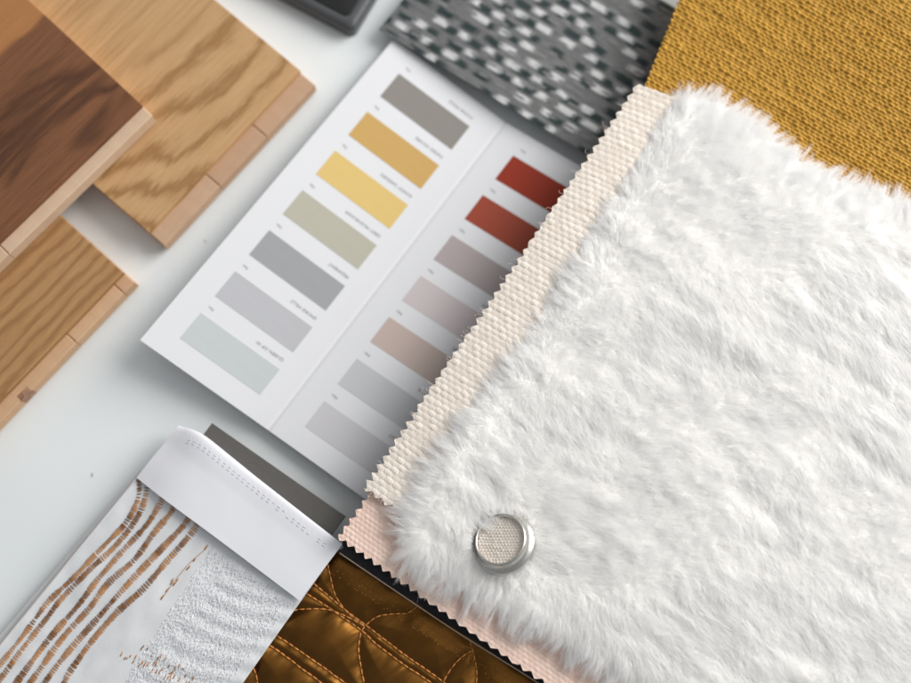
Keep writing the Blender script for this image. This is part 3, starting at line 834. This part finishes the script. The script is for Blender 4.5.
# ------------------------------------------------------------------ white fur
fo_px = [(690, 90), (672, 98), (650, 126), (630, 162), (606, 198), (585, 232), (564, 266), (541, 302), (518, 340), (492, 374), (468, 405), (446, 436), (424, 466),
         (406, 500), (397, 530), (403, 556), (424, 574), (462, 593), (500, 613), (545, 636), (588, 662), (650, 702), (720, 752), (985, 758), (985, 225), (911, 200),
         (860, 184), (826, 171), (792, 151), (762, 124), (722, 100)]
FO = np.array([P(a, c, 4.0)[:2] for a, c in fo_px])
def poly_sd(q):
    """(signed inside distance, outward unit vector) to the fur outline"""
    best = np.full(len(q), 1e9); vec = np.zeros((len(q), 2)); inside = np.zeros(len(q), bool)
    for i in range(len(FO)):
        a, b_ = FO[i], FO[(i + 1) % len(FO)]; e = b_ - a
        t_ = np.clip(((q - a) @ e) / (e @ e), 0, 1); c_ = a + t_[:, None] * e; d = c_ - q; l = np.hypot(d[:, 0], d[:, 1])
        m = l < best; best[m] = l[m]; vec[m] = d[m] / (l[m][:, None] + 1e-9)
        cond = ((a[1] > q[:, 1]) != (b_[1] > q[:, 1])) & (q[:, 0] < (b_[0] - a[0]) * (q[:, 1] - a[1]) / (b_[1] - a[1] + 1e-12) + a[0])
        inside ^= cond
    return np.where(inside, best, -best), vec * np.where(inside, 1, -1)[:, None]
RC_ = P(503, 541, 4.5)      # centre of the eyelet
def fur_h(q, d):
    x, y_ = q[:, 0], q[:, 1]
    a = x * .80 - y_ * .60; c_ = x * .60 + y_ * .80      # a runs down-right, like the folds of the pelt
    dome = 1 - np.exp(-np.clip(d, 0, 9) / .75)
    lump = .18 * (fbm(a * .26 + 3, c_ * .55, 210, 2) - .5) + .17 * (fbm(a * .62, c_ * 1.25, 215, 2) - .5)
    rr = np.hypot(x - RC_[0], y_ - RC_[1])
    dip = -.14 * np.exp(-(rr / 1.5) ** 2)
    return 3.56 + .45 * dome + (lump + dip) * dome
def fur_skin():
    lo = FO.min(0) - .2; hi = FO.max(0) + .2; st = .14
    xs = np.arange(lo[0], hi[0], st); ys = np.arange(lo[1], hi[1], st); X, Y = np.meshgrid(xs, ys)
    q = np.stack([X.ravel(), Y.ravel()], 1); d, _v = poly_sd(q); z = fur_h(q, d)
    v = np.c_[q, z]; n = len(v); nx_ = len(xs); idx = np.arange(n).reshape(len(ys), nx_)
    ok = (d > -.02).reshape(len(ys), nx_); rr = (np.hypot(q[:, 0] - RC_[0], q[:, 1] - RC_[1]) > 1.30).reshape(ok.shape)
    ok &= rr
    cell = ok[:-1, :-1] & ok[1:, :-1] & ok[1:, 1:] & ok[:-1, 1:]
    f = np.stack([idx[:-1, :-1][cell], idx[:-1, 1:][cell], idx[1:, 1:][cell], idx[1:, :-1][cell]], 1)
    used = np.unique(f); remap = -np.ones(n, int); remap[used] = np.arange(len(used))
    m = len(used); top = v[used]; bot = top.copy(); bot[:, 2] = 3.5 + (bot[:, 2] - 3.56) * .1
    f = remap[f]
    # walls round the rim
    from collections import Counter
    e = np.concatenate([f[:, [0, 1]], f[:, [1, 2]], f[:, [2, 3]], f[:, [3, 0]]])
    key = set(map(tuple, e)); rim = np.array([t_ for t_ in key if (t_[1], t_[0]) not in key])
    side = np.stack([rim[:, 0], rim[:, 0] + m, rim[:, 1] + m, rim[:, 1]], 1)
    return np.concatenate([top, bot]), np.concatenate([f, f[:, ::-1] + m, side])
fur = empty('fur_sample', P(680, 420, 3.5)); tag(fur, 'large fluffy white faux fur sample lying on top of the pile', 'fur sample')
M['fur'] = None
def m_fur():
    t = NT('white_fur')
    c = lin(250, 249.6, 249.2)
    t.base(c); t.set(Roughness=.6, Specular_IOR_Level=.25)
    tr = t.add('ShaderNodeBsdfTranslucent'); tr.inputs[0].default_value = lin(251, 250.6, 250.2)
    mx = t.add('ShaderNodeMixShader'); mx.inputs[0].default_value = .6
    t.link(t.p.outputs[0], mx.inputs[1]); t.link(tr.outputs[0], mx.inputs[2]); t.link(mx.outputs[0], t.n['Material Output'].inputs[0])
    return t.m
M['fur'] = m_fur()
v, f = fur_skin(); make('fur_backing', v, f, m_plain('fur_backing_felt', lin(240, 238, 234), .9, .1, namp=.02), fur)

NH = 330000
def hair():
    lo = FO.min(0); hi = FO.max(0)
    q = rng.random((int(NH * 1.7), 2)) * (hi - lo) + lo
    d, out = poly_sd(q); m = (d > 0)
    rr = np.hypot(q[:, 0] - RC_[0], q[:, 1] - RC_[1]); m &= rr > 1.22
    q = q[m][:NH]; d = d[m][:NH]; out = out[m][:NH]; rr = rr[m][:NH]; n = len(q)
    x, y_ = q[:, 0], q[:, 1]
    # lie of the pile
    ang = 2 * np.pi * (fbm(x * .22 + 9, y_ * .22, 230, 2)) * 1.0
    base = np.stack([.75 + .45 * np.cos(ang), -.35 + .45 * np.sin(ang)], 1)
    topw = np.clip((y_ - 2.5) / 6, 0, 1)[:, None]; base = base * (1 - topw) + np.array([1.1, .45]) * topw
    we = np.exp(-(d / 1.3) ** 1.5)[:, None]
    # along the top edge the pile sweeps to the right, elsewhere it spills outwards
    out2 = out + topw * np.array([.75, .1])
    dr = base * .8 * (1 - we) + out2 * 1.25 * we
    # small clumps: hairs of one lock share an extra direction
    wx = x + .25 * (fbm(x * 1.4, y_ * 1.4, 240, 2) - .5); wy = y_ + .25 * (fbm(x * 1.4 + 30, y_ * 1.4, 242, 2) - .5)
    def cell(s, seed):
        best = np.full(n, 1e9); cx_ = np.zeros(n); cy_ = np.zeros(n); ident = np.zeros(n)
        gx, gy = np.floor(wx / s), np.floor(wy / s)
        for i in (-1, 0, 1):
            for j in (-1, 0, 1):
                kx, ky = gx + i, gy + j
                jx = np.modf(np.abs(np.sin(kx * 127.1 + ky * 311.7 + seed) * 43758.5453))[0]; jy = np.modf(np.abs(np.sin(kx * 269.5 + ky * 183.3 + seed) * 43758.5453))[0]
                px_, py_ = (kx + jx) * s, (ky + jy) * s; dd = (px_ - wx) ** 2 + (py_ - wy) ** 2; mm = dd < best
                best[mm] = dd[mm]; cx_[mm] = px_[mm]; cy_[mm] = py_[mm]; ident[mm] = jx[mm] * 7 + jy[mm]
        return cx_ - wx, cy_ - wy, ident
    c1x, c1y, id1 = cell(.30, 1.0); c2x, c2y, id2 = cell(.95, 2.0)
    dr = dr + (.10 + .22 * we) * np.stack([np.cos(id1 * 40), np.sin(id1 * 40)], 1) + (.08 + .28 * we) * np.stack([np.cos(id2 * 57), np.sin(id2 * 57)], 1)
    dr = dr + rng.normal(0, .13, (n, 2))
    lean = np.clip(.80 + .12 * we[:, 0] + .08 * (fbm(x * .9, y_ * .9, 250, 2) - .5), .3, .95)
    nl = np.hypot(dr[:, 0], dr[:, 1]); dr = dr / nl[:, None] * np.clip(nl, .5, 1.15)[:, None]
    Lh = (.95 + .22 * (fbm(x * 1.1, y_ * 1.1, 260, 2) - .5)) * rng.uniform(.72, 1.12, n)
    lock = .5 + .5 * np.sin(id2 * 91.7) * np.cos(id1 * 23.0)
    Lh *= 1 + we[:, 0] * (.75 * (lock - .35))
    Lh *= np.clip(.85 + .15 * d, .85, 1)
    near = np.exp(-((rr - 1.28) / .5) ** 2)            # parted around the eyelet
    toc = np.stack([x - RC_[0], y_ - RC_[1]], 1) / rr[:, None]
    pw = (near * np.where(y_ > RC_[1] + .45, .15, 1.0))[:, None]
    dr = dr * (1 - pw) + toc * pw * .7
    over = (np.exp(-((rr - 1.28) / .45) ** 2) * (y_ > RC_[1] + .75))[:, None]       # the locks above the ring fall over its upper rim
    dr = dr * (1 - over) - toc * over * 1.0 + np.array([.15, 0]) * over
    dn_ = (near * np.where(y_ > RC_[1] + .45, -.0, 1.0)); lean = lean - .22 * dn_; Lh = Lh * (1 - .25 * dn_)
    z0 = fur_h(q, d) - .02
    K = 6; pos = np.zeros((n, K, 3))
    curl = rng.normal(0, .05, (n, 2)); droop = rng.uniform(.15, .4, n) + .55 * we[:, 0]
    for k in range(K):
        t_ = k / (K - 1)
        h = Lh * (1 - lean) * 1.15 * (t_ - .0 * t_) - Lh * droop * .35 * t_ ** 2.2
        r = Lh * lean * t_ ** 1.35
        pos[:, k, 0] = x + dr[:, 0] * r + c1x * (.16 + .34 * we[:, 0]) * t_ ** 1.2 + c2x * (.05 + .22 * we[:, 0]) * t_ + curl[:, 0] * math.sin(t_ * 4)
        pos[:, k, 1] = y_ + dr[:, 1] * r + c1y * (.16 + .34 * we[:, 0]) * t_ ** 1.2 + c2y * (.05 + .22 * we[:, 0]) * t_ + curl[:, 1] * math.sin(t_ * 4 + 1)
        pos[:, k, 2] = z0 + np.maximum(h, -.30 * t_)
    rad = np.array([.0055, .0055, .005, .0043, .0033, .0015])
    hc = bpy.data.hair_curves.new('fur_pile'); hc.add_curves([K] * n)
    off = np.array(fur.location)
    hc.attributes['position'].data.foreach_set('vector', (pos.reshape(-1, 3) * CM - off).astype(np.float32).ravel())
    ra = hc.attributes.get('radius') or hc.attributes.new('radius', 'FLOAT', 'POINT')
    ra.data.foreach_set('value', np.tile(rad * CM, n).astype(np.float32))
    hc.materials.append(M['fur'])
    o = bpy.data.objects.new('fur_pile', hc); col.objects.link(o); o.parent = fur
    o['kind'] = 'stuff'
hair()

# ------------------------------------------------------------------ metal eyelet through the fur
def eyelet():
    base = np.array([RC_[0] + .06, RC_[1] - .08, 3.96])
    ax = np.array([-.34, .28, .90]); ax /= np.linalg.norm(ax)
    e1 = np.cross([0, 1, 0], ax); e1 /= np.linalg.norm(e1); e2 = np.cross(ax, e1)
    root = empty('metal_eyelet', base); tag(root, 'round silver metal eyelet ring set into the white fur', 'eyelet')
    prof = [(1.06, -.45), (1.06, .30), (1.065, .50), (1.09, .56), (1.13, .58), (1.17, .55), (1.20, .48), (1.22, .38), (1.25, .26), (1.31, .17), (1.38, .13), (1.43, .09), (1.44, .03), (1.42, -.04), (1.36, -.10), (1.30, -.35)]
    n = 96; v = []; f = []
    for r, h in prof:
        for k in range(n):
            a = 2 * math.pi * k / n
            v.append(base + ax * h + (e1 * math.cos(a) + e2 * math.sin(a)) * r * .985)
    for i in range(len(prof) - 1):
        for k in range(n):
            j = (k + 1) % n; f.append((i * n + k, i * n + j, (i + 1) * n + j, (i + 1) * n + k))
    t = NT('brushed_nickel'); sc = t.noise(t.obj(), 30, 3, .6)
    t.base((.62, .60, .57, 1)); t.set(Metallic=1.0); t.link(t.math('MULTIPLY_ADD', sc, .18, .18), t.p.inputs['Roughness']); t.bump(sc, .06, .00005)
    make('rim', v, f, t.m, root)
    # beige cloth seen through the hole
    rel, ton = weave(.15, .13, .045, seed=300)
    m = 90; g_ = np.linspace(-1.07, 1.07, m); A, B = np.meshgrid(g_, g_)
    H = rel(A, B, None) + .36 + .05 * (fbm(A, B, 305, 2) - .5); G = base + ax * H[..., None] + e1 * A[..., None] + e2 * B[..., None]
    idx = np.arange(m * m).reshape(m, m); ok = (A ** 2 + B ** 2 < 1.10 ** 2); c_ = ok[:-1, :-1] & ok[1:, :-1] & ok[1:, 1:] & ok[:-1, 1:]
    ff = np.stack([idx[:-1, :-1][c_], idx[:-1, 1:][c_], idx[1:, 1:][c_], idx[1:, :-1][c_]], 1)
    make('cloth_insert', G.reshape(-1, 3), ff, M['beige'], root, uv=np.stack([A.ravel(), B.ravel()], 1), tone=ton(A, B).ravel())
eyelet()

# ------------------------------------------------------------------ lint and loose threads
def fibre(name, pts, r, mat, label):
    v, f = tube(smooth_line(pts, .02), r, 5); o = make(name, v, f, mat); tag(o, label, 'fibre'); return o
dk = m_plain('dark_fibre', lin(96, 86, 78), .7, .2)
fibre('loose_fibre', [P(451, 528, 4.62), P(454, 533, 4.64), P(455, 538, 4.62), P(454, 542, 4.6)], .010, dk, 'tiny curved dark fibre caught in the fur left of the eyelet')
fibre('loose_fibre', [P(92, 473, .03), P(92.3, 475, .03), P(92, 477, .03)], .011, dk, 'short dark speck on the bare table above the linen bundle')
fibre('loose_fibre', [P(204, 240, .02), P(205.5, 241, .02), P(206, 243, .02)], .009, dk, 'faint dust fibre on the table between the oak tongue and the colour card')
fibre('loose_fibre', [P(457, 352, 3.5), P(453, 353, 3.53), P(456, 357, 3.54), P(461, 355, 3.52), P(459, 351, 3.56)], .022, M['beige'], 'frayed pale yarn tuft on the pinked edge beside the dusty pink patch')

# ------------------------------------------------------------------ light, world, camera
w = bpy.data.worlds.new('World'); scene.world = w; w.use_nodes = True
wt = w.node_tree; bg = wt.nodes['Background']
tc = wt.nodes.new('ShaderNodeTexCoord'); sp = wt.nodes.new('ShaderNodeSeparateXYZ'); wt.links.new(tc.outputs['Generated'], sp.inputs[0])
dt = wt.nodes.new('ShaderNodeVectorMath'); dt.operation = 'DOT_PRODUCT'; wt.links.new(tc.outputs['Generated'], dt.inputs[0]); dt.inputs[1].default_value = (.62, .50, .60)
rp = wt.nodes.new('ShaderNodeValToRGB'); wt.links.new(dt.outputs['Value'], rp.inputs[0])
e_ = rp.color_ramp.elements; e_.new(.5)
e_[0].position = 0.0; e_[0].color = (.265, .275, .285, 1)
e_[1].position = .50; e_[1].color = (.365, .375, .385, 1)
e_[2].position = 1.0; e_[2].color = (.98, 1.0, 1.0, 1)
wt.links.new(rp.outputs[0], bg.inputs[0]); bg.inputs[1].default_value = 1.0

def area(name, pos, target, size, sy, power, colr):
    l = bpy.data.lights.new(name, 'AREA'); l.shape = 'RECTANGLE'; l.size = size * CM; l.size_y = sy * CM; l.energy = power; l.color = colr
    o = bpy.data.objects.new(name, l); col.objects.link(o); o.location = Vector(pos) * CM
    o.rotation_euler = (Vector(target) - Vector(pos)).to_track_quat('-Z', 'Y').to_euler(); return o
area('window_light', (105, 56, 74), (0, 0, 0), 100, 90, 27, (1.0, .985, .96))

cd = bpy.data.cameras.new('camera'); cam = bpy.data.objects.new('camera', cd); col.objects.link(cam); scene.camera = cam
cd.sensor_width = 36; cd.lens = F / 911 * 36; cd.clip_start = .01; cd.clip_end = 50
cam.location = Vector(CAM) * CM
from mathutils import Matrix
cam.rotation_euler = Matrix(ROT.tolist()).to_euler()
cd.dof.use_dof = True
fp = P(450, 470, 3.4); fwd = ROT @ np.array([0, 0, -1.0])
cd.dof.focus_distance = float((fp - CAM) @ fwd) * CM
cd.dof.aperture_fstop = (cd.lens / 10) / 1.65; cd.dof.aperture_blades = 9
scene.view_settings.view_transform = 'Standard'; scene.view_settings.look = 'None'; scene.view_settings.exposure = 0; scene.view_settings.gamma = 1
scene.unit_settings.system = 'METRIC'
scene.render.engine = 'CYCLES'
c = scene.cycles; c.max_bounces = 14; c.diffuse_bounces = 12; c.transmission_bounces = 8; c.glossy_bounces = 4;  c.transparent_max_bounces = 8
c.use_denoising = True; c.sample_clamp_indirect = 6
